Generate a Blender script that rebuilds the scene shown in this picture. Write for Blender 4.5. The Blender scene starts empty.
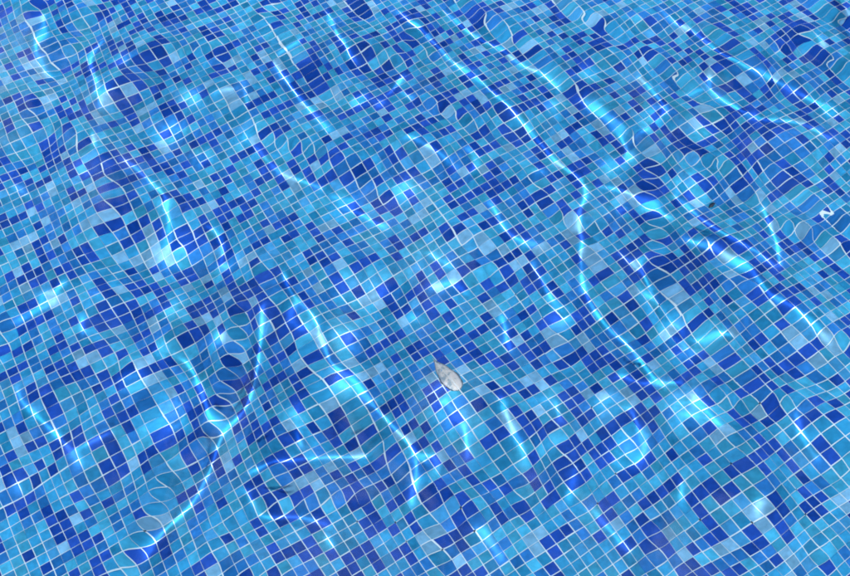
import bpy, bmesh, math
import numpy as np
from mathutils import Vector

sc = bpy.context.scene
COL = sc.collection
R = math.radians
DEPTH = 0.55          # metres of water over the tiles
PITCH = 0.0208        # mosaic module: 20 mm tile + joint
YAW = 0.5031950736544114           # direction of the mosaic rows
CAM_H = 1.192988207987864

# ---------------------------------------------------------------- camera
cam = bpy.data.cameras.new('camera')
cam.sensor_width = 36.0
cam.lens = 36.0 * 900.0 / 850.0
cam.clip_start = 0.01
cam.clip_end = 500
co = bpy.data.objects.new('camera', cam)
COL.objects.link(co)
co.location = (0, 0, CAM_H)
from mathutils import Matrix
co.rotation_euler = (Matrix.Rotation(0.542244888316461, 3, 'X') @ Matrix.Rotation(-0.0698121685578732, 3, 'Z')).to_euler()
sc.camera = co

# ---------------------------------------------------------------- sky, sun
SUN_EL = R(60)
SUN_TRAVEL = R(100)                       # compass of the light's travel, from +X
world = bpy.data.worlds.new('World')
sc.world = world
world.use_nodes = True
wn = world.node_tree
sky = wn.nodes.new('ShaderNodeTexSky')
sky.sky_type = 'NISHITA'
sky.sun_disc = False
sky.sun_elevation = SUN_EL
sky.sun_rotation = R(90) - (SUN_TRAVEL + math.pi)
wn.links.new(sky.outputs[0], wn.nodes['Background'].inputs[0])
wn.nodes['Background'].inputs[1].default_value = 0.05
# fair-weather clouds drifting over the whole sky; the ripples mirror them as pale sheen
sky_coord = wn.nodes.new('ShaderNodeTexCoord')
cloud_noise = wn.nodes.new('ShaderNodeTexNoise'); cloud_noise.inputs['Scale'].default_value = 3.4; cloud_noise.inputs['Detail'].default_value = 7; cloud_noise.inputs['Roughness'].default_value = .55
wn.links.new(sky_coord.outputs['Generated'], cloud_noise.inputs['Vector'])
cloud_ramp = wn.nodes.new('ShaderNodeValToRGB'); cloud_ramp.color_ramp.elements[0].position = .57; cloud_ramp.color_ramp.elements[1].position = .75
wn.links.new(cloud_noise.outputs['Fac'], cloud_ramp.inputs[0])
cloud_light = wn.nodes.new('ShaderNodeBackground'); cloud_light.inputs[0].default_value = (.95, .97, 1, 1); cloud_light.inputs[1].default_value = 2.0
cloud_mix = wn.nodes.new('ShaderNodeMixShader')
wn.links.new(cloud_ramp.outputs[0], cloud_mix.inputs[0]); wn.links.new(wn.nodes['Background'].outputs[0], cloud_mix.inputs[1]); wn.links.new(cloud_light.outputs[0], cloud_mix.inputs[2])
wn.links.new(cloud_mix.outputs[0], wn.nodes['World Output'].inputs[0])
sun = bpy.data.lights.new('sun', 'SUN')
sun.energy = 5
sun.angle = R(0.53)
sun.color = (1.0, 0.96, 0.9)
sun.cycles.is_caustics_light = True       # real refracted sunlight on the pool floor
so = bpy.data.objects.new('sun', sun)
COL.objects.link(so)
d = Vector((math.cos(SUN_EL) * math.cos(SUN_TRAVEL), math.cos(SUN_EL) * math.sin(SUN_TRAVEL), -math.sin(SUN_EL)))
so.rotation_euler = d.to_track_quat('-Z', 'Y').to_euler()
so.location = (0.5, -3, 5)
sc.view_settings.view_transform = 'Standard'
sc.view_settings.look = 'None'
sc.view_settings.gamma = 1
sc.view_settings.exposure = 0.39
sc.cycles.caustics_refractive = True
sc.cycles.caustics_reflective = True
sc.cycles.blur_glossy = 0.0
sc.cycles.max_bounces = 10
sc.cycles.transmission_bounces = 8
sc.cycles.sample_clamp_indirect = 6
sc.cycles.use_denoising = True
sc.cycles.filter_width = 1.9

# ---------------------------------------------------------------- helpers
def mesh_from(name, v, f, smooth=False):
    me = bpy.data.meshes.new(name)
    v = np.asarray(v, np.float32); f = np.asarray(f, np.int32)
    me.vertices.add(len(v)); me.vertices.foreach_set('co', v.ravel())
    n = f.shape[1]
    me.loops.add(f.size); me.loops.foreach_set('vertex_index', f.ravel())
    me.polygons.add(len(f))
    me.polygons.foreach_set('loop_start', np.arange(0, f.size, n, dtype=np.int32))
    me.polygons.foreach_set('use_smooth', np.full(len(f), smooth))
    me.update(calc_edges=True)
    return me

def link(name, me, mat=None, parent=None):
    o = bpy.data.objects.new(name, me)
    COL.objects.link(o)
    if mat and not len(me.materials):
        me.materials.append(mat)
    o.parent = parent
    return o

def node(nt, t, **kw):
    n = nt.nodes.new(t)
    for k, v in kw.items():
        setattr(n, k, v)
    return n

def math_node(nt, op, a, b=None, c=None):
    n = node(nt, 'ShaderNodeMath', operation=op)
    for i, x in enumerate((a, b, c)):
        if x is None: continue
        if isinstance(x, (int, float)): n.inputs[i].default_value = x
        else: nt.links.new(x, n.inputs[i])
    return n.outputs[0]

def mix_rgb(nt, fac, a, b, blend='MIX'):
    n = node(nt, 'ShaderNodeMix', data_type='RGBA', blend_type=blend)
    for i, x in ((0, fac), (6, a), (7, b)):
        if isinstance(x, (int, float)): n.inputs[i].default_value = x
        elif isinstance(x, tuple): n.inputs[i].default_value = (*x, 1)
        else: nt.links.new(x, n.inputs[i])
    return n.outputs[2]

# ---------------------------------------------------------------- materials
PALETTE = [(0.002, 0.05, 0.33), (0.01, 0.14, 0.43), (0.014, 0.225, 0.45), (0.028, 0.285, 0.485), (0.13, 0.34, 0.54), (0.03, 0.23, 0.48)]
WEIGHT = [0.29, 0.17, 0.26, 0.17, 0.06, 0.05]

def cell_coords(nt):
    """world position turned into whole mosaic cells, so a tile keeps one tone all over"""
    g = node(nt, 'ShaderNodeNewGeometry')
    m = node(nt, 'ShaderNodeVectorRotate', rotation_type='Z_AXIS')
    m.inputs['Angle'].default_value = -YAW
    nt.links.new(g.outputs['Position'], m.inputs['Vector'])
    s = node(nt, 'ShaderNodeVectorMath', operation='SCALE')
    s.inputs['Scale'].default_value = 1 / PITCH
    nt.links.new(m.outputs[0], s.inputs[0])
    f = node(nt, 'ShaderNodeVectorMath', operation='FLOOR')
    nt.links.new(s.outputs[0], f.inputs[0])
    x = node(nt, 'ShaderNodeSeparateXYZ'); nt.links.new(f.outputs[0], x.inputs[0])
    c = node(nt, 'ShaderNodeCombineXYZ')
    nt.links.new(x.outputs[0], c.inputs[0]); nt.links.new(x.outputs[1], c.inputs[1])
    return c.outputs[0], g.outputs['Position']

def tile_material(i, colour):
    m = bpy.data.materials.new('glass_mosaic'); m.use_nodes = True
    nt = m.node_tree; b = nt.nodes['Principled BSDF']
    cell, pos = cell_coords(nt)
    wnz = node(nt, 'ShaderNodeTexWhiteNoise', noise_dimensions='3D')
    nt.links.new(cell, wnz.inputs['Vector'])
    lo = tuple(c * .68 for c in colour)
    hi = tuple(min(.85, c * 1.2 + .01) for c in colour)
    tone = mix_rgb(nt, wnz.outputs['Value'], lo, hi)
    nz = node(nt, 'ShaderNodeTexNoise'); nz.inputs['Scale'].default_value = 90; nz.inputs['Detail'].default_value = 4
    nt.links.new(pos, nz.inputs['Vector'])
    v = math_node(nt, 'MULTIPLY_ADD', nz.outputs['Fac'], .9, .55)
    vc = node(nt, 'ShaderNodeCombineColor')
    for k in range(3): nt.links.new(v, vc.inputs[k])
    tone = mix_rgb(nt, 1.0, tone, vc.outputs[0], 'MULTIPLY')
    # thin lime film in drifting patches
    n2 = node(nt, 'ShaderNodeTexNoise'); n2.inputs['Scale'].default_value = 7; n2.inputs['Detail'].default_value = 6; n2.inputs['Roughness'].default_value = .65
    nt.links.new(pos, n2.inputs['Vector'])
    film = math_node(nt, 'MULTIPLY', math_node(nt, 'SMOOTH_MIN', math_node(nt, 'MAXIMUM', math_node(nt, 'SUBTRACT', n2.outputs['Fac'], .5), 0.0), .2, .05), .2)
    tone = mix_rgb(nt, film, tone, (.30, .55, .75))
    nt.links.new(tone, b.inputs['Base Color'])
    b.inputs['Roughness'].default_value = .35
    b.inputs['IOR'].default_value = 1.15       # glass seen from inside water
    return m

def grout_material(with_tiles=False):
    m = bpy.data.materials.new('cement_grout'); m.use_nodes = True
    nt = m.node_tree; b = nt.nodes['Principled BSDF']
    g = node(nt, 'ShaderNodeNewGeometry')
    nz = node(nt, 'ShaderNodeTexNoise'); nz.inputs['Scale'].default_value = 60; nz.inputs['Detail'].default_value = 6
    nt.links.new(g.outputs['Position'], nz.inputs['Vector'])
    c = mix_rgb(nt, nz.outputs['Fac'], (0.42, 0.56, 0.64), (0.58, 0.7, 0.76))
    st = node(nt, 'ShaderNodeTexNoise'); st.inputs['Scale'].default_value = 9; st.inputs['Detail'].default_value = 7; st.inputs['Roughness'].default_value = .7
    nt.links.new(g.outputs['Position'], st.inputs['Vector'])
    c = mix_rgb(nt, math_node(nt, 'MULTIPLY', math_node(nt, 'MAXIMUM', math_node(nt, 'SUBTRACT', st.outputs['Fac'], .5), 0.0), 2.4), c, (.16, .32, .40))
    if with_tiles:
        cell, pos = cell_coords(nt)
        wnz = node(nt, 'ShaderNodeTexWhiteNoise', noise_dimensions='3D'); nt.links.new(cell, wnz.inputs['Vector'])
        cr = node(nt, 'ShaderNodeValToRGB'); cr.color_ramp.interpolation = 'CONSTANT'
        acc = 0
        for k, (w, p) in enumerate(zip(WEIGHT, PALETTE)):
            e = cr.color_ramp.elements[0] if k == 0 else cr.color_ramp.elements.new(acc)
            e.position = acc; e.color = (*p, 1); acc += w
        nt.links.new(wnz.outputs['Value'], cr.inputs[0])
        c = mix_rgb(nt, .85, c, cr.outputs[0])
    nt.links.new(c, b.inputs['Base Color'])
    b.inputs['Roughness'].default_value = .8
    return m

TILE_MATS = [tile_material(i, c) for i, c in enumerate(PALETTE)]
GROUT = grout_material()
FAR = grout_material(True)

# ---------------------------------------------------------------- pool floor
ca, sa = math.cos(YAW), math.sin(YAW)
def lattice(a, b):                                   # cell units -> world xy
    return (a * ca - b * sa) * PITCH, (a * sa + b * ca) * PITCH

FX0, FX1, FY0, FY1 = -1.95, 1.95, -0.75, 2.75        # laid tile by tile; beyond that the pattern is print-fine
S = 14.0
def sheet(x0, x1, y0, y1, z, skirt):
    bm = bmesh.new()
    top = [bm.verts.new(p) for p in ((x0, y0, z), (x1, y0, z), (x1, y1, z), (x0, y1, z))]
    bot = [bm.verts.new((v.co.x, v.co.y, z - skirt)) for v in top]
    bm.faces.new(top); bm.faces.new(bot[::-1])
    for i in range(4):
        bm.faces.new((top[i], bot[i], bot[(i + 1) % 4], top[(i + 1) % 4]))
    me = bpy.data.meshes.new('slab'); bm.to_mesh(me); bm.free(); return me
floor = link('pool_floor', sheet(FX0, FX1, FY0, FY1, -DEPTH - .0012, .08), GROUT)
floor['kind'] = 'structure'
apron = link('outer_pool_floor', sheet(-S, S, -S, S, -DEPTH - .006, .08), FAR)
apron['kind'] = 'structure'

rng = np.random.default_rng(8)
amax = 215
ia, ib = np.meshgrid(np.arange(-amax, amax), np.arange(-amax, amax))
tone = rng.choice(len(PALETTE), size=ia.shape, p=WEIGHT)
tone[1:] = np.where(rng.random(tone[1:].shape) < .17, tone[:-1], tone[1:])       # tiles of one firing often land side by side
tone[:, 1:] = np.where(rng.random(tone[:, 1:].shape) < .17, tone[:, :-1], tone[:, 1:])
ia, ib, tone = ia.ravel(), ib.ravel(), tone.ravel()
cx, cy = lattice(ia + .5, ib + .5)
ok = (cx > FX0 + .02) & (cx < FX1 - .02) & (cy > FY0 + .02) & (cy < FY1 - .02)
ia, ib, tone, cx, cy = ia[ok], ib[ok], tone[ok], cx[ok], cy[ok]

# which tiles show largest: project each through flat water into the picture
fw = np.array([0, math.sin(0.542244888316461), -math.cos(0.542244888316461)]); up = np.array([0, math.cos(0.542244888316461), math.sin(0.542244888316461)])
def to_picture(x, y):
    r = np.hypot(x, y) + 1e-9; lo = np.zeros_like(r); hi = r.copy()
    for _ in range(40):
        m = (lo + hi) / 2
        big = m / np.hypot(m, CAM_H) > 1.33 * (r - m) / np.hypot(r - m, DEPTH)
        hi = np.where(big, m, hi); lo = np.where(big, lo, m)
    q = np.stack([x / r * lo, y / r * lo, np.full_like(r, -CAM_H)], -1)
    z = q @ fw
    px, py = 900 * q[:, 0] / z, -900 * (q @ up) / z
    c, s = math.cos(-0.0698121685578732), math.sin(-0.0698121685578732)
    return 425 + c * px - s * py, 288 + s * px + c * py
e = PITCH / 2
x1, y1 = to_picture(cx + e, cy); x2, y2 = to_picture(cx - e, cy)
x3, y3 = to_picture(cx, cy + e); x4, y4 = to_picture(cx, cy - e)
area = np.abs((x1 - x2) * (y3 - y4) - (x3 - x4) * (y1 - y2))
pxc, pyc = (x1 + x2) / 2, (y1 + y2) / 2
inside = (pxc > 14) & (pxc < 836) & (pyc > 14) & (pyc < 562)
order = np.argsort(np.where(inside, -area, 1))
single = np.zeros(len(cx), bool); single[order[:300]] = True

# one tile: cushioned top, chamfered edge, sides down into the grout (9 quads)
def tile_shape(half, ch=.0010, t=.0026, lift=.0):
    v = []
    for hh, z in ((half, -t), (half, -ch * .8), (half - ch, 0.0)):
        for sx, sy in ((-1, -1), (1, -1), (1, 1), (-1, 1)):
            v.append((sx * hh, sy * hh, z))
    f = []
    for k in (0, 4):
        for i in range(4):
            f.append((k + i, k + (i + 1) % 4, k + 4 + (i + 1) % 4, k + 4 + i))
    f.append((8, 9, 10, 11))
    return np.array(v), np.array(f)
HALF = 0.00997
TV, TF = tile_shape(HALF)
tile_meshes = []
for m in TILE_MATS:
    me = mesh_from('tile', TV, TF); me.materials.append(m); tile_meshes.append(me)
jr = rng.normal(0, .012, len(cx)); jz = rng.normal(0, .0001, len(cx)).clip(-.0002, .0002)
jx = rng.normal(0, .0002, (len(cx), 2)); jt = rng.normal(0, .004, (len(cx), 2))
sheet_shift = rng.normal(0, .00035, (64, 64, 2))        # the mosaic comes in sheets of 14 x 14 that never meet quite true
jx += sheet_shift[(ia // 14) % 64, (ib // 14) % 64]; js = rng.uniform(.95, 1.015, len(cx))
for k in np.nonzero(single)[0]:
    o = bpy.data.objects.new('tile', tile_meshes[tone[k]])
    COL.objects.link(o)
    o.parent = floor
    o.location = (cx[k] + jx[k, 0], cy[k] + jx[k, 1], -DEPTH + jz[k])
    o.rotation_euler = (jt[k, 0], jt[k, 1], YAW + jr[k])
    o.scale = (js[k], js[k], 1)
rest = np.nonzero(~single)[0]
ang = YAW + jr[rest]; c_, s_ = np.cos(ang)[:, None], np.sin(ang)[:, None]
lx, ly, lz = (TV[None, :, 0] * js[rest][:, None]), (TV[None, :, 1] * js[rest][:, None]), TV[None, :, 2]
V = np.stack([cx[rest][:, None] + jx[rest, :1] + lx * c_ - ly * s_,
              cy[rest][:, None] + jx[rest, 1:] + lx * s_ + ly * c_,
              -DEPTH + jz[rest][:, None] + lz + ly * jt[rest, :1] - lx * jt[rest, 1:]], -1).reshape(-1, 3)
Fc = (TF[None] + (np.arange(len(rest)) * len(TV))[:, None, None]).reshape(-1, 4)
me = mesh_from('mosaic_tiles', V, Fc)
for m in TILE_MATS: me.materials.append(m)
me.polygons.foreach_set('material_index', np.repeat(tone[rest], len(TF)).astype(np.int32))
me.update()
field = link('mosaic_tiles', me, None, floor)
field['kind'] = 'stuff'

# small dark pits where the grout has fallen out at tile corners
PITS = [(-11, 33), (5, 24), (8, 20), (8, 22), (10, 18), (13, 18), (13, 20), (23, 14), (26, 15), (27, 33), (28, 21), (29, 35), (30, 8), (30, 31), (33, 6), (35, 10), (37, 4), (38, 6), (40, 26), (41, 13)]
pit_mat = bpy.data.materials.new('pit_dark'); pit_mat.use_nodes = True  # one near-black colour for every pit
pit_mat.node_tree.nodes['Principled BSDF'].inputs['Base Color'].default_value = (.008, .016, .03, 1)
pit_mat.node_tree.nodes['Principled BSDF'].inputs['Roughness'].default_value = .9
for k, (a, b) in enumerate(PITS):
    bm = bmesh.new(); ring = []
    rr = rng.uniform(.0011, .0019)
    for j in range(9):
        t = j / 9 * 2 * math.pi; q = rr * rng.uniform(.7, 1.25)
        ring.append(bm.verts.new((q * math.cos(t), q * math.sin(t), .0006)))
    mid = bm.verts.new((0, 0, .0009))
    for j in range(9): bm.faces.new((ring[j], ring[(j + 1) % 9], mid))
    me = bpy.data.meshes.new('joint_pit'); bm.to_mesh(me); bm.free()
    o = link('joint_pit', me, pit_mat, floor)
    x, y = lattice(a, b); o.location = (x, y, -DEPTH)

# ---------------------------------------------------------------- water
# long and short ripples crossing the pool: (wave number, heading, phase, height in mm)
WAVES = [(14.59, 1.369, 3.78, 2.8265), (12.54, 0.126, 5.83, 4.1338), (13.36, 0.307, 5.96, 3.5267), (30.93, 1.524, 3.21, 0.4323), (32.92, 0.247, 0.87, 0.3699),
 (39.83, 0.967, 3.22, 0.2297), (41.61, 0.863, 6.16, 0.2059), (16.38, 0.645, 3.04, 2.117), (20.55, -0.261, 1.48, 1.2018), (40.7, -0.77, 0.81, 0.2177),
 (24.43, 0.174, 0.52, 0.7793), (46.94, 0.887, 0.93, 0.1523), (33.45, 1.131, 5.66, 0.3554), (16.7, 0.61, 1.26, 2.0176), (20.31, -0.614, 5.69, 1.2367),
 (34.69, -0.951, 0.11, 0.3244), (15.31, -0.205, 2.89, 2.5095), (34.36, 0.82, 0.21, 0.3323), (43.5, -0.65, 1.94, 0.1843), (19.45, -0.977, 1.08,
 1.3777), (12.46, 0.935, 2.93, 4.1989), (14.56, 0.606, 0.39, 2.8413), (29.84, 0.27, 0.17, 0.4728), (40.88, 1.164, 0.58, 0.2152), (12.33, 0.823, 4.57,
 4.3061), (25.43, -0.831, 1.36, 0.7056), (19.39, 0.279, 6.14, 1.3893), (50.28, -0.597, 2.74, 0.1283), (19.36, -0.851, 0.25, 1.3939), (13.3, 0.532,
 1.54, 3.567), (43.45, -0.985, 3.43, 0.1848), (32.85, 1.534, 4.91, 0.3719), (49.25, 0.572, 3.93, 0.1351), (14.93, -0.202, 4.94, 2.6692), (46.85,
 0.279, 0.22, 0.1531), (20.74, -0.016, 6.27, 1.174), (14.94, -0.731, 2.24, 2.6652), (13.17, 1.93, 4.0, 3.6571), (15.3, -0.737, 0.49, 2.5103), (30.42,
 -0.267, 0.24, 0.4507), (14.3, -0.274, 4.0, 2.9737), (19.68, 0.493, 2.21, 1.3394), (14.64, 1.038, 2.48, 2.8042), (48.15, -1.255, 0.54, 0.143), (28.21,
 -0.094, 5.7, 0.544), (34.85, 1.341, 5.06, 0.3209), (33.96, 0.265, 2.92, 0.3421), (12.94, -0.017, 4.51, 3.8216), (40.85, 0.28, 1.68, 0.2157), (39.93,
 -1.094, 0.87, 0.2282), (21.74, 1.162, 1.79, 1.0435), (30.18, -0.194, 1.51, 0.4597), (30.96, 1.723, 4.61, 0.4312), (18.67, 0.638, 2.61, 1.5266),
 (27.86, 0.755, 3.26, 0.5614), (17.76, -0.778, 0.6, 1.7296), (19.68, -0.212, 0.18, 1.3387), (15.19, 0.813, 4.92, 2.5569), (31.65, 0.586, 4.74,
 0.4082), (18.91, 0.226, 2.14, 1.4788)]
RATE, LENS, NEG, DECAY, LIMIT = (0.45, 0.26, 0.5, 0.972, (0.5, 0.72, 0.6))
# bright lines on the tiles: (strength, points in mm on the pool floor)
LINES = [(2, [(-903, 1771), (-897, 1744), (-887, 1712), (-880, 1684), (-878, 1659), (-871, 1636), (-861, 1613), (-852, 1585), (-845, 1559)]),
 (2.5, [(-731, 1683), (-743, 1665), (-759, 1642), (-765, 1618), (-754, 1587), (-734, 1555), (-716, 1525), (-702, 1502), (-694, 1479), (-693, 1458)]),
 (1.5, [(-725, 1406), (-723, 1387), (-720, 1362), (-716, 1344)]),
 (1, [(-322, 1584), (-308, 1593), (-295, 1603), (-287, 1609), (-274, 1620), (-260, 1631)]),
 (3, [(-323, 1575), (-313, 1559), (-299, 1537), (-285, 1516), (-272, 1493), (-258, 1469), (-245, 1445), (-233, 1423), (-220, 1401), (-207, 1380),
 (-194, 1359), (-184, 1344)]),
 (2, [(-193, 1750), (-188, 1726), (-180, 1693), (-170, 1658), (-157, 1625), (-141, 1596), (-128, 1574), (-117, 1559), (-110, 1548)]),
 (2, [(-22, 1535), (-25, 1512), (-32, 1484), (-47, 1462), (-60, 1449)]),
 (1, [(-29, 1468), (-16, 1452), (1, 1433), (15, 1419)]),
 (2.2, [(-22, 1718), (-9, 1696), (6, 1669), (17, 1650), (27, 1636), (41, 1617), (58, 1592), (75, 1564), (93, 1539), (111, 1519), (128, 1500), (145,
 1483), (162, 1465), (178, 1445), (192, 1421), (204, 1397), (214, 1377), (222, 1363), (231, 1350), (242, 1337), (254, 1321), (266, 1303), (277, 1284),
 (288, 1264), (297, 1245), (308, 1228), (323, 1213), (341, 1200), (355, 1181), (359, 1154), (351, 1129), (338, 1109), (330, 1091), (330, 1077), (334,
 1061), (335, 1038), (334, 1013), (331, 990), (327, 973)]),
 (1.8, [(97, 1717), (109, 1700), (126, 1679), (142, 1658), (158, 1640), (175, 1623), (195, 1610), (215, 1598), (232, 1582), (246, 1561), (258, 1539),
 (272, 1521), (289, 1509), (306, 1499), (322, 1487), (336, 1468), (348, 1446), (357, 1429)]),
 (2, [(601, 1654), (610, 1633), (626, 1610), (647, 1592), (670, 1576), (690, 1558), (707, 1535), (720, 1509), (731, 1485), (743, 1470), (755, 1459),
 (765, 1449), (775, 1438), (791, 1427), (814, 1413), (836, 1398), (853, 1385), (866, 1374), (880, 1363), (895, 1349), (913, 1335), (931, 1320), (944,
 1310)]),
 (2.6, [(696, 1439), (683, 1420), (673, 1396), (679, 1382), (690, 1375), (699, 1366), (709, 1353), (722, 1338), (735, 1321), (751, 1305), (770, 1296),
 (789, 1290), (808, 1286), (829, 1282), (848, 1276), (863, 1264), (875, 1251), (889, 1239), (903, 1226), (914, 1217)]),
 (1.5, [(624, 1396), (635, 1394), (648, 1390), (658, 1388)]),
 (2, [(510, 1460), (524, 1442), (541, 1419), (555, 1393), (568, 1365), (576, 1337), (574, 1318)]),
 (2, [(385, 1414), (394, 1401), (406, 1383), (418, 1365), (428, 1347), (438, 1331), (449, 1316), (459, 1299), (466, 1281), (471, 1259), (474, 1243)]),
 (1.8, [(944, 1530), (947, 1511), (949, 1484), (951, 1465)]),
 (3, [(-848, 921), (-838, 927), (-824, 935), (-809, 943), (-794, 951), (-780, 960), (-768, 974), (-757, 992), (-744, 1013), (-733, 1030)]),
 (2, [(-571, 1198), (-557, 1187), (-545, 1171), (-541, 1153), (-541, 1135), (-542, 1116), (-542, 1095), (-542, 1080)]),
 (2.6, [(-325, 938), (-324, 925), (-322, 908), (-322, 893), (-324, 878), (-327, 862), (-329, 844), (-334, 826), (-338, 807), (-342, 788), (-346, 770),
 (-351, 751), (-356, 732), (-364, 715), (-376, 701), (-391, 689), (-405, 677), (-416, 664), (-422, 649), (-425, 634), (-428, 618), (-431, 602), (-437,
 586), (-443, 570), (-450, 553), (-458, 539), (-468, 528), (-480, 519), (-491, 510), (-503, 501), (-513, 492), (-522, 483), (-529, 472), (-533, 458),
 (-536, 443), (-537, 431)]),
 (2, [(-295, 1016), (-289, 997), (-282, 971), (-278, 952)]),
 (3, [(-227, 865), (-221, 853), (-216, 837), (-212, 822), (-205, 807), (-194, 792), (-182, 776), (-171, 760), (-160, 746), (-150, 732), (-141, 714),
 (-131, 696), (-119, 681), (-106, 668), (-92, 654), (-77, 640), (-63, 624), (-48, 607), (-35, 592), (-25, 577), (-19, 566)]),
 (2, [(-55, 599), (-53, 585), (-49, 568), (-44, 554), (-40, 541), (-39, 526), (-40, 510), (-41, 498)]),
 (2, [(150, 892), (152, 877), (153, 857), (154, 838), (156, 818), (162, 798), (166, 783)]),
 (3, [(326, 973), (326, 956), (326, 934), (327, 912), (333, 892), (340, 873), (349, 856), (360, 842), (371, 829), (381, 816), (390, 800), (396, 782),
 (403, 763), (410, 745), (419, 728), (430, 712), (440, 697), (448, 685)]),
 (1.8, [(477, 1145), (480, 1135), (483, 1119), (486, 1102), (489, 1085), (493, 1068), (497, 1056)]),
 (2.2, [(527, 1140), (537, 1129), (550, 1114), (561, 1099), (572, 1081), (584, 1063), (598, 1045), (611, 1027), (623, 1011), (633, 998), (643, 989),
 (651, 983)]),
 (2.2, [(525, 1019), (540, 1013), (560, 1004), (579, 995), (593, 984), (604, 972), (616, 959), (629, 944), (640, 926), (646, 905), (652, 886), (661,
 868), (673, 851), (686, 837), (699, 826), (711, 816), (720, 805), (727, 793), (736, 781), (745, 769), (754, 760), (762, 751), (767, 745)]),
 (2.2, [(717, 1109), (723, 1091), (730, 1066), (736, 1042), (738, 1019), (733, 994), (726, 966), (720, 939), (716, 918)]),
 (1.8, [(533, 809), (541, 802), (552, 794), (567, 789), (588, 787), (605, 787)]),
 (2, [(-790, 755), (-776, 745), (-760, 733), (-747, 723), (-735, 713), (-722, 700), (-707, 683), (-689, 665), (-672, 648), (-659, 634), (-649, 620),
 (-641, 611)]),
 (1.8, [(-667, 649), (-658, 652), (-646, 657), (-635, 662), (-624, 668), (-612, 674), (-602, 679)]),
 (2, [(-792, 602), (-783, 595), (-772, 588), (-763, 581)]),
 (1.3, [(-464, 785), (-457, 771), (-449, 753), (-441, 736), (-432, 719), (-427, 703), (-425, 690), (-426, 678), (-425, 668)]),
 (1.1, [(-230, 613), (-218, 614), (-202, 614), (-186, 614), (-169, 615), (-153, 615), (-138, 615), (-122, 613), (-112, 611)]),
 (2, [(130, 702), (129, 689), (129, 672), (131, 656), (135, 639), (140, 622), (145, 607), (148, 593), (151, 580), (154, 567), (156, 558)]),
 (2.5, [(50, 477), (56, 469), (65, 459), (75, 446), (85, 432), (93, 417), (101, 401), (106, 390)]),
 (1.5, [(228, 693), (228, 678), (229, 659), (229, 640), (228, 627)]),
 (2, [(238, 561), (239, 548), (240, 531), (239, 517), (236, 502), (231, 489)]),
 (2.5, [(364, 667), (368, 654), (372, 637), (377, 622), (383, 607), (388, 591), (394, 573), (398, 560)]),
 (1.5, [(512, 660), (515, 650), (520, 636), (525, 622), (531, 609), (537, 595), (541, 584)]),
 (2, [(453, 517), (450, 506), (446, 491), (441, 477), (437, 466)]),
 (1.5, [(562, 486), (558, 476), (552, 462), (546, 449), (542, 440)]),
 (1.5, [(483, 1286), (500, 1287), (520, 1292)]),
 (1.5, [(382, 1166), (398, 1162), (420, 1156), (442, 1150), (463, 1142), (476, 1131), (483, 1118), (489, 1103), (496, 1086), (507, 1069), (516, 1057)]),
 (1.6, [(604, 1011), (613, 1004), (624, 996), (636, 990), (649, 986), (663, 979), (674, 968), (684, 953), (694, 938), (704, 922), (710, 909)]),
 (2, [(107, 1304), (117, 1288), (130, 1265), (134, 1244), (120, 1229), (103, 1221)]),
 (1, [(185, 1044), (201, 1037), (221, 1028), (236, 1021)]),
 (3, [(910, 1346), (918, 1332), (927, 1314), (933, 1300)]),
 (1, [(391, 1009), (400, 997), (411, 982), (423, 968), (435, 954), (449, 941), (461, 929), (469, 920)]),
 (1.5, [(-693, 941), (-691, 927), (-688, 907), (-684, 886), (-681, 870)]),
 (1.5, [(-809, 793), (-800, 777), (-788, 756), (-779, 742)]),
 (2.2, [(-489, 843), (-483, 833), (-474, 817), (-464, 798), (-452, 778), (-441, 760), (-431, 742), (-424, 723), (-421, 706), (-422, 692), (-422, 677),
 (-420, 665)]),
 (2, [(-424, 853), (-407, 865), (-391, 877)]),
 (1.2, [(-281, 957), (-271, 945), (-258, 930), (-244, 916), (-233, 901), (-226, 885), (-221, 867), (-216, 851), (-212, 835), (-209, 825)]),
 (1.0, [(-352, 586), (-339, 591), (-322, 597), (-306, 604), (-291, 609), (-277, 610), (-261, 609), (-245, 608), (-229, 609), (-212, 610), (-199, 611)]),
 (1.0, [(-350, 567), (-347, 553), (-342, 535), (-336, 522), (-326, 515), (-312, 510), (-298, 509), (-283, 509), (-267, 509), (-252, 508), (-237, 503),
 (-223, 497), (-208, 491), (-193, 485), (-182, 480)]),
 (1.4, [(-264, 666), (-259, 655), (-252, 641), (-244, 627), (-238, 615)]),
 (1.5, [(-212, 475), (-205, 462), (-196, 445), (-189, 433)]),
 (1.5, [(-49, 594), (-34, 595), (-15, 597), (0, 594), (5, 580), (4, 560), (4, 544)]),
 (2, [(-178, 1211), (-169, 1196), (-156, 1175), (-146, 1158)]),
 (1.4, [(-139, 1160), (-127, 1149), (-111, 1134), (-95, 1120), (-79, 1105), (-67, 1094)]),
 (1.5, [(5, 1039), (18, 1031), (35, 1020), (52, 1008), (68, 995), (79, 986)]),
 (1.5, [(3, 950), (20, 952), (41, 956), (62, 961), (77, 960), (86, 948), (90, 933)]),
 (1.2, [(148, 1154), (153, 1137), (159, 1114), (164, 1093), (169, 1072), (178, 1056), (192, 1048), (208, 1043), (225, 1038), (242, 1033), (254, 1029)]),
 (1.2, [(214, 997), (220, 984), (228, 967), (236, 949), (244, 930), (251, 911), (256, 892), (260, 878)]),
 (1.8, [(-659, 1323), (-647, 1309), (-631, 1292), (-615, 1274), (-599, 1256), (-582, 1236), (-565, 1216), (-549, 1197), (-538, 1184)]),
 (1.6, [(-469, 1144), (-458, 1134), (-442, 1120), (-431, 1106), (-427, 1088), (-426, 1069), (-424, 1049), (-421, 1032)]),
 (1.2, [(-393, 1517), (-392, 1497), (-388, 1472), (-385, 1448), (-382, 1430)]),
 (1.5, [(-890, 1272), (-878, 1260), (-861, 1243), (-848, 1231)]),
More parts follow.
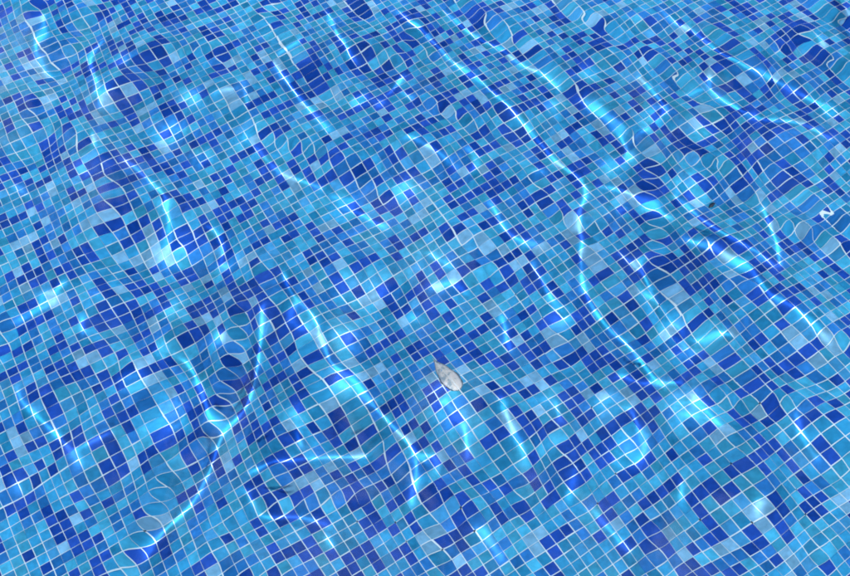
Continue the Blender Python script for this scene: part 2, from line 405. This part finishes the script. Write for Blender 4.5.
 (1, [(-462, 1485), (-447, 1486), (-430, 1489), (-413, 1492), (-398, 1496)]),
 (1.2, [(26, 703), (35, 691), (47, 676), (57, 662), (65, 649), (72, 637), (73, 624), (72, 611), (70, 597), (67, 583), (64, 571)]),
 (1.2, [(257, 492), (265, 481), (276, 466), (287, 451), (297, 437), (307, 424), (316, 412), (326, 401), (335, 390), (342, 383)]),
 (1.3, [(346, 741), (356, 733), (370, 723), (383, 713), (398, 706), (414, 703), (431, 703), (448, 703), (466, 703), (484, 703), (497, 702)]),
 (1.2, [(665, 639), (666, 630), (668, 616), (669, 600), (670, 586), (673, 573), (678, 561), (684, 549), (690, 537), (694, 529)]),
 (1.2, [(-26, 1333), (-13, 1322), (2, 1308), (16, 1298), (29, 1290), (42, 1281), (55, 1268), (67, 1253), (80, 1236), (89, 1223)]),
 (1.1, [(-363, 1354), (-353, 1339), (-339, 1319), (-325, 1300), (-311, 1280), (-295, 1263), (-277, 1252), (-257, 1244), (-237, 1236), (-218, 1228),
 (-199, 1222), (-185, 1217)])]
# soft pools of light on the tiles: (x mm, y mm, radius mm, strength)
GLOWS = [(-773, 980, 11, 3), (475, 1239, 9, 2.5), (929, 1314, 11, 2), (742, 1317, 9, 1.5), (512, 650, 11, 1.5), (-138, 705, 11, 2), (-408, 867, 13, 1.2),
 (-149, 1175, 15, 1.2), (260, 1205, 9, 1), (363, 834, 9, 1), (-717, 1502, 9, 1), (-773, 980, 17, 1), (-593, 1218, 22, 0.26), (-401, 1505, 18, 0.23),
 (-525, 1321, 26, 0.23), (129, 1266, 22, 0.4), (538, 1482, 18, 0.26), (506, 1285, 17, 0.26), (929, 1314, 15, 0.66), (-439, 1097, 22, 0.33), (-408,
 867, 22, 0.5), (-688, 906, 17, 0.26), (-149, 1175, 26, 0.53), (52, 1019, 22, 0.4), (36, 951, 24, 0.4), (242, 1040, 22, 0.33), (260, 887, 18, 0.26),
 (638, 946, 22, 0.4), (742, 1317, 13, 0.66), (475, 1239, 11, 1), (-716, 747, 18, 0.2), (-231, 639, 22, 0.33), (2, 563, 17, 0.33), (205, 602, 18, 0.4),
 (96, 527, 18, 0.4), (512, 650, 17, 0.5), (557, 789, 18, 0.5), (-485, 779, 30, 0.33), (347, 918, 17, 0.2), (-772, 1623, 11, 0.5), (-690, 1478, 11,
 0.5), (-18, 1513, 15, 0.33)]
# rounded swells on the surface that magnify the tiles: (x mm, y mm, radius mm, strength)
SWELLS = [(-625, 1374, 19, 1), (-643, 1288, 16, 0.8), (-468, 1257, 21, 1.2), (-514, 1168, 24, 1.4), (-439, 1092, 19, 0.8), (-335, 1149, 16, 0.8), (-676, 1082,
 21, 1), (-80, 1222, 19, 1.2), (-33, 1208, 13, 1), (5, 976, 21, 1.1), (177, 1276, 19, 0.8), (570, 1110, 24, 1.2), (617, 932, 30, 1), (460, 882, 19,
 0.8), (467, 999, 21, 1), (444, 1252, 19, 0.8), (357, 1166, 19, 0.8), (672, 1071, 19, 0.8), (-486, 868, 35, 1), (-488, 723, 21, 0.9), (-365, 821, 24,
 0.8), (-491, 626, 19, 0.8), (-502, 918, 16, 0.5), (-233, 689, 16, 0.8), (-117, 741, 27, 0.8), (-56, 741, 19, 0.8), (-137, 628, 19, 1.2), (-212, 662,
 16, 0.8), (14, 676, 19, 0.6), (481, 748, 16, 1), (485, 675, 19, 1), (523, 604, 30, 1.1), (547, 544, 24, 1), (302, 641, 19, 0.9), (-548, 560, 21, 1),
 (-471, 479, 27, 1.2), (-409, 538, 19, 0.6), (-139, 531, 24, 1.2), (65, 491, 27, 1), (90, 442, 24, 0.7), (-205, 478, 19, 0.8), (366, 448, 21, 0.8),
 (391, 353, 30, 1.2), (523, 425, 32, 1.1), (254, 468, 19, 0.6)]
# ---- the water surface: crossing ripples, plus crests wherever sunlight gathers into a bright line on the tiles
NG, STEP, OX, OY = 480, .005, -1.2, -.3                     # 5 mm grid over the middle of the pool
GX = OX + np.arange(NG) * STEP
GY = OY + np.arange(NG) * STEP
WX, WY = np.meshgrid(GX, GY)
_k = np.fft.fftfreq(NG, STEP) * 2 * np.pi
KK = _k[:, None] ** 2 + _k[None] ** 2
INV = np.where(KK > 0, 1 / np.maximum(KK, 1e-9), 0)
edge = np.clip(np.minimum(np.arange(NG), np.arange(NG)[::-1]) * STEP / .15, 0, 1)
TAPER = edge[:, None] * edge[None]
FOCUS = .25 * DEPTH

def fourier(A, gain): return np.fft.ifft2(np.fft.fft2(A) * gain).real
def soften(A, s): return fourier(A, np.exp(-KK * s * s / 2))
def sample(A, X, Y):
    fx = np.clip((X - OX) / STEP, 0, NG - 1.001); fy = np.clip((Y - OY) / STEP, 0, NG - 1.001)
    i = fx.astype(int); j = fy.astype(int); u = fx - i; w = fy - j
    return (A[j, i] * (1 - u) + A[j, i + 1] * u) * (1 - w) + (A[j + 1, i] * (1 - u) + A[j + 1, i + 1] * u) * w
SUN_DIR = np.array([math.cos(SUN_EL) * math.cos(SUN_TRAVEL), math.cos(SUN_EL) * math.sin(SUN_TRAVEL), -math.sin(SUN_EL)])
def bend(d, hx, hy):
    n = np.stack([-hx, -hy, np.ones_like(hx)], -1); n /= np.linalg.norm(n, axis=-1, keepdims=True)
    c = -(d * n).sum(-1, keepdims=True)
    return d / 1.33 + (c / 1.33 - np.sqrt(1 - (1 - c * c) / 1.33 ** 2)) * n
_b = bend(SUN_DIR[None], np.zeros(1), np.zeros(1))[0]
SHIFT = _b[:2] / -_b[2] * DEPTH                             # how far sunlight travels sideways before it lands
def sunlight_on_floor(h, soft):
    hy, hx = np.gradient(h, STEP)
    X, Y = np.meshgrid(OX + (np.arange(2 * NG) + .5) * STEP / 2 - STEP / 2, OY + (np.arange(2 * NG) + .5) * STEP / 2 - STEP / 2)
    r = bend(SUN_DIR[None, None], sample(hx, X, Y), sample(hy, X, Y)); s = (DEPTH + sample(h, X, Y)) / -r[..., 2]
    i = np.floor((X + r[..., 0] * s - OX) / STEP + .5).astype(int); j = np.floor((Y + r[..., 1] * s - OY) / STEP + .5).astype(int)
    ok = (i >= 0) & (i < NG) & (j >= 0) & (j < NG)
    E = np.bincount((j * NG + i)[ok], minlength=NG * NG).reshape(NG, NG) / 4
    return soften(E, soft)

def line_density(pl, step=.0025):
    pl = np.asarray(pl, float); out = []
    for p, q in zip(pl[:-1], pl[1:]):
        n = max(2, int(np.hypot(*(q - p)) / step)); out.append(p + (q - p) * np.linspace(0, 1, n, endpoint=False)[:, None])
    out = np.concatenate(out); k = 9
    pad = np.concatenate([np.repeat(out[:1], k, 0), out, np.repeat(out[-1:], k, 0)])
    ker = np.hanning(2 * k + 1); ker /= ker.sum()
    out = np.stack([np.convolve(pad[:, c], ker, 'valid') for c in (0, 1)], 1)
    seg = np.hypot(*np.gradient(out, axis=0).T)
    n = len(out); fade = np.minimum(1, np.minimum(np.arange(n), np.arange(n)[::-1]) / 14 + .2)
    t = np.cumsum(seg); q = pl[0, 0] * 90
    return out, seg * fade * (1 + .45 * np.sin(t * 95 + q) + .25 * np.sin(t * 210 - 2 * q))

def splat(A, xy, w):
    i = np.round((xy[:, 0] - OX) / STEP).astype(int); j = np.round((xy[:, 1] - OY) / STEP).astype(int)
    ok = (i >= 0) & (i < NG) & (j >= 0) & (j < NG); np.add.at(A, (j[ok], i[ok]), w[ok])

def ripples(X, Y, fade=None):
    Z = np.zeros_like(X)
    for k, a, p, amp in WAVES:
        w = amp * 1e-3 * np.cos(k * (math.cos(a) * X + math.sin(a) * Y) + p)
        Z += w if fade is None else w * np.exp(-(fade * k / 40) ** 2)
    return Z

def target(lines, spots):
    A = np.zeros((NG, NG))
    for w, pl in lines:
        xy, seg = line_density(pl); splat(A, xy, w * seg * .0165 / STEP ** 2)
    A = soften(A, .0042)
    for x, y, s, w in spots: A += w * np.exp(-((WX - x) ** 2 + (WY - y) ** 2) / 2 / s ** 2)
    return A

def improve(h, amb, T, lenses):
    r = T - .55 - (sunlight_on_floor(h, .005) - 1)
    r = soften(np.where(r < 0, r * NEG, r), .004)
    r = sample(r, WX + SHIFT[0], WY + SHIFT[1])             # the crest stands up-sun of its bright line
    M = np.zeros((NG, NG))
    for x, y, s, w in lenses: M += w * np.exp(-((WX - x) ** 2 + (WY - y) ** 2) / 2 / s ** 2)
    h = amb + (h - amb) * DECAY + fourier((r * RATE + M * LENS) * TAPER, np.where(KK > (2 * np.pi / .6) ** 2, INV, 0) * np.exp(-KK * .0045 ** 2 / 2)) / FOCUS
    lim = np.interp(GY, [0, .5, 1.2], LIMIT)[:, None] / FOCUS
    for _ in range(2):                                      # a crest never grows steeper than real ripples do
        lap = fourier(h, -KK - .3 * _k[:, None] ** 2)         # slanting sunlight is bent more along its own heading
        c = np.clip(lap, -lim, lim * 1.3)
        h = h + fourier(c - lap, -INV * np.exp(-KK * .003 ** 2 / 2))
    return fourier(h, 1 - np.exp(-KK / (2 * np.pi / .7) ** 2))

ambient = ripples(WX, WY)
fine = ambient.copy()
wanted = target([(w, np.array(p) / 1000) for w, p in LINES], [(a / 1000, b / 1000, c / 1000, w) for a, b, c, w in GLOWS])
lenses = [(a / 1000, b / 1000, c / 1000, w) for a, b, c, w in SWELLS]
for _ in range(14):
    fine = improve(fine, ambient, wanted, lenses)
fine = (fine - ambient) * TAPER
n = NG // 2
gx, gy = GX, GY
out = .005 * 1.06 ** np.arange(1, 96); out = np.cumsum(np.minimum(out, .35)); out = out[out < 11]
ax = np.concatenate([gx[0] - out[::-1], gx, gx[-1] + out])
ay = np.concatenate([gy[0] - out[::-1], gy, gy[-1] + out])
X, Y = np.meshgrid(ax, ay)
far = np.maximum(np.maximum(gx[0] - X, X - gx[-1]), np.maximum(gy[0] - Y, Y - gy[-1])).clip(0)
Z = ripples(X, Y, far)
no = len(out)
Z[no:no + 2 * n, no:no + 2 * n] += fine
h_, w_ = Z.shape
idx = np.arange(h_ * w_).reshape(h_, w_)
quads = np.stack([idx[:-1, :-1], idx[:-1, 1:], idx[1:, 1:], idx[1:, :-1]], -1).reshape(-1, 4)
wm = bpy.data.materials.new('pool_water'); wm.use_nodes = True
nt = wm.node_tree; nt.nodes.remove(nt.nodes['Principled BSDF'])
gl = nt.nodes.new('ShaderNodeBsdfGlass'); gl.inputs['Roughness'].default_value = 0; gl.inputs['IOR'].default_value = 1.33
gl.inputs['Color'].default_value = (.97, .99, 1, 1)
nt.links.new(gl.outputs[0], nt.nodes['Material Output'].inputs[0])
water = link('water', mesh_from('water', np.stack([X, Y, Z], -1).reshape(-1, 3), quads, True), wm)
water['kind'] = 'structure'
water.cycles.is_caustics_caster = True

# ---------------------------------------------------------------- small things on the bottom
def blotch(x, y, rot, length, width):  # solid shape added for the look of grout magnified by the ripples
    bm = bmesh.new(); rows = 14; cols = 7; grid = []
    for i in range(rows + 1):
        t = i / rows
        w = width / 2 * (math.sin(math.pi * min(1, t * 1.02 + .0) ** .72) ** .85 if 0 < t < 1 else 0) * (1 + .05 * math.sin(19 * t))
        w = max(w, .0012)
        row = []
        for j in range(cols):
            s = j / (cols - 1) * 2 - 1
            z = .0025 + .004 * (s * s) + .0025 * math.sin(t * 7 + s) + .0006 * math.sin(40 * t - 6 * abs(s))
            row.append(bm.verts.new((s * w, (t - .5) * length, z)))
        grid.append(row)
    for i in range(rows):
        for j in range(cols - 1):
            bm.faces.new((grid[i][j], grid[i][j + 1], grid[i + 1][j + 1], grid[i + 1][j]))
    bmesh.ops.solidify(bm, geom=bm.faces[:], thickness=-.0006)
    for f in bm.faces: f.smooth = True
    me = bpy.data.meshes.new('blotch'); bm.to_mesh(me); bm.free()
    rt = bpy.data.objects.new('lensed_grout', None); COL.objects.link(rt)
    rt.location = (x, y, -DEPTH); rt.rotation_euler = (0, 0, rot)
    m = bpy.data.materials.new('mottled_blotch'); m.use_nodes = True
    nt = m.node_tree; b = nt.nodes['Principled BSDF']
    tc = node(nt, 'ShaderNodeTexCoord')
    nz = node(nt, 'ShaderNodeTexNoise'); nz.inputs['Scale'].default_value = 95; nz.inputs['Detail'].default_value = 3
    nt.links.new(tc.outputs['Object'], nz.inputs['Vector'])
    cr = node(nt, 'ShaderNodeValToRGB')
    for k, (p, c) in enumerate(((.40, (.34, .46, .54, 1)), (.50, (.74, .76, .76, 1)), (.62, (.84, .82, .82, 1)))):
        e_ = cr.color_ramp.elements[k] if k < 2 else cr.color_ramp.elements.new(p)
        e_.position = p; e_.color = c
    nt.links.new(nz.outputs['Fac'], cr.inputs[0]); nt.links.new(cr.outputs[0], b.inputs['Base Color'])
    b.inputs['Roughness'].default_value = .7
    link('blotch_body', me, m, rt)
    # midrib added down the middle, running past one end
    bm = bmesh.new(); ringp = None
    for i in range(16):
        t = i / 15 * 1.22 - .16
        r_ = .0009 * (1.2 - .8 * t)
        yy = (t - .5) * length; xx = .0015 * math.sin(3 * t); zz = .0036 + .0025 * math.sin(max(t, 0) * 7)
        ring = [bm.verts.new((xx + r_ * math.cos(k * math.pi / 3), yy, zz + r_ * math.sin(k * math.pi / 3))) for k in range(6)]
        if ringp:
            for k in range(6): bm.faces.new((ringp[k], ringp[(k + 1) % 6], ring[(k + 1) % 6], ring[k]))
        else: bm.faces.new(ring[::-1])
        ringp = ring
    bm.faces.new(ringp)
    me = bpy.data.meshes.new('spine'); bm.to_mesh(me); bm.free()
    m2 = bpy.data.materials.new('blotch_spine'); m2.use_nodes = True
    m2.node_tree.nodes['Principled BSDF'].inputs['Base Color'].default_value = (.52, .58, .62, 1)
    link('spine', me, m2, rt)
    return rt
mark = blotch(*(0.0359, 0.7495, 0.5449, 0.0967, 0.038))
mark['label'] = 'small pale pointed leaf, faintly mottled grey and pinkish white, standing in for grout magnified by the ripples'
mark['category'] = 'blotch'

def speck(x, y, rot):
    bm = bmesh.new()
    bmesh.ops.create_icosphere(bm, subdivisions=2, radius=1)
    for v in bm.verts:
        k = 1 + .28 * math.sin(5 * v.co.x + 3 * v.co.y) + .15 * math.sin(9 * v.co.y - 4 * v.co.z)
        v.co = Vector((v.co.x * .0095 * k, v.co.y * .0048 * k, v.co.z * .0016 + .0014))
    for f in bm.faces: f.smooth = True
    me = bpy.data.meshes.new('debris_fleck'); bm.to_mesh(me); bm.free()
    m = bpy.data.materials.new('wet_dark_scrap'); m.use_nodes = True
    m.node_tree.nodes['Principled BSDF'].inputs['Base Color'].default_value = (.01, .022, .045, 1)
    m.node_tree.nodes['Principled BSDF'].inputs['Roughness'].default_value = .6
    o = link('debris_fleck', me, m); o.location = (x, y, -DEPTH); o.rotation_euler = (0, 0, rot)
    return o
sp = speck(*(0.6134, 1.1113, 0.8032))
sp['label'] = 'tiny dark fleck of debris lying on a grout joint of the blue mosaic'
sp['category'] = 'debris'

# only the pool floor and what lies on it receive the refracted sun
for o in sc.objects:
    if o.type == 'MESH' and o is not water:
        o.cycles.is_caustics_receiver = True
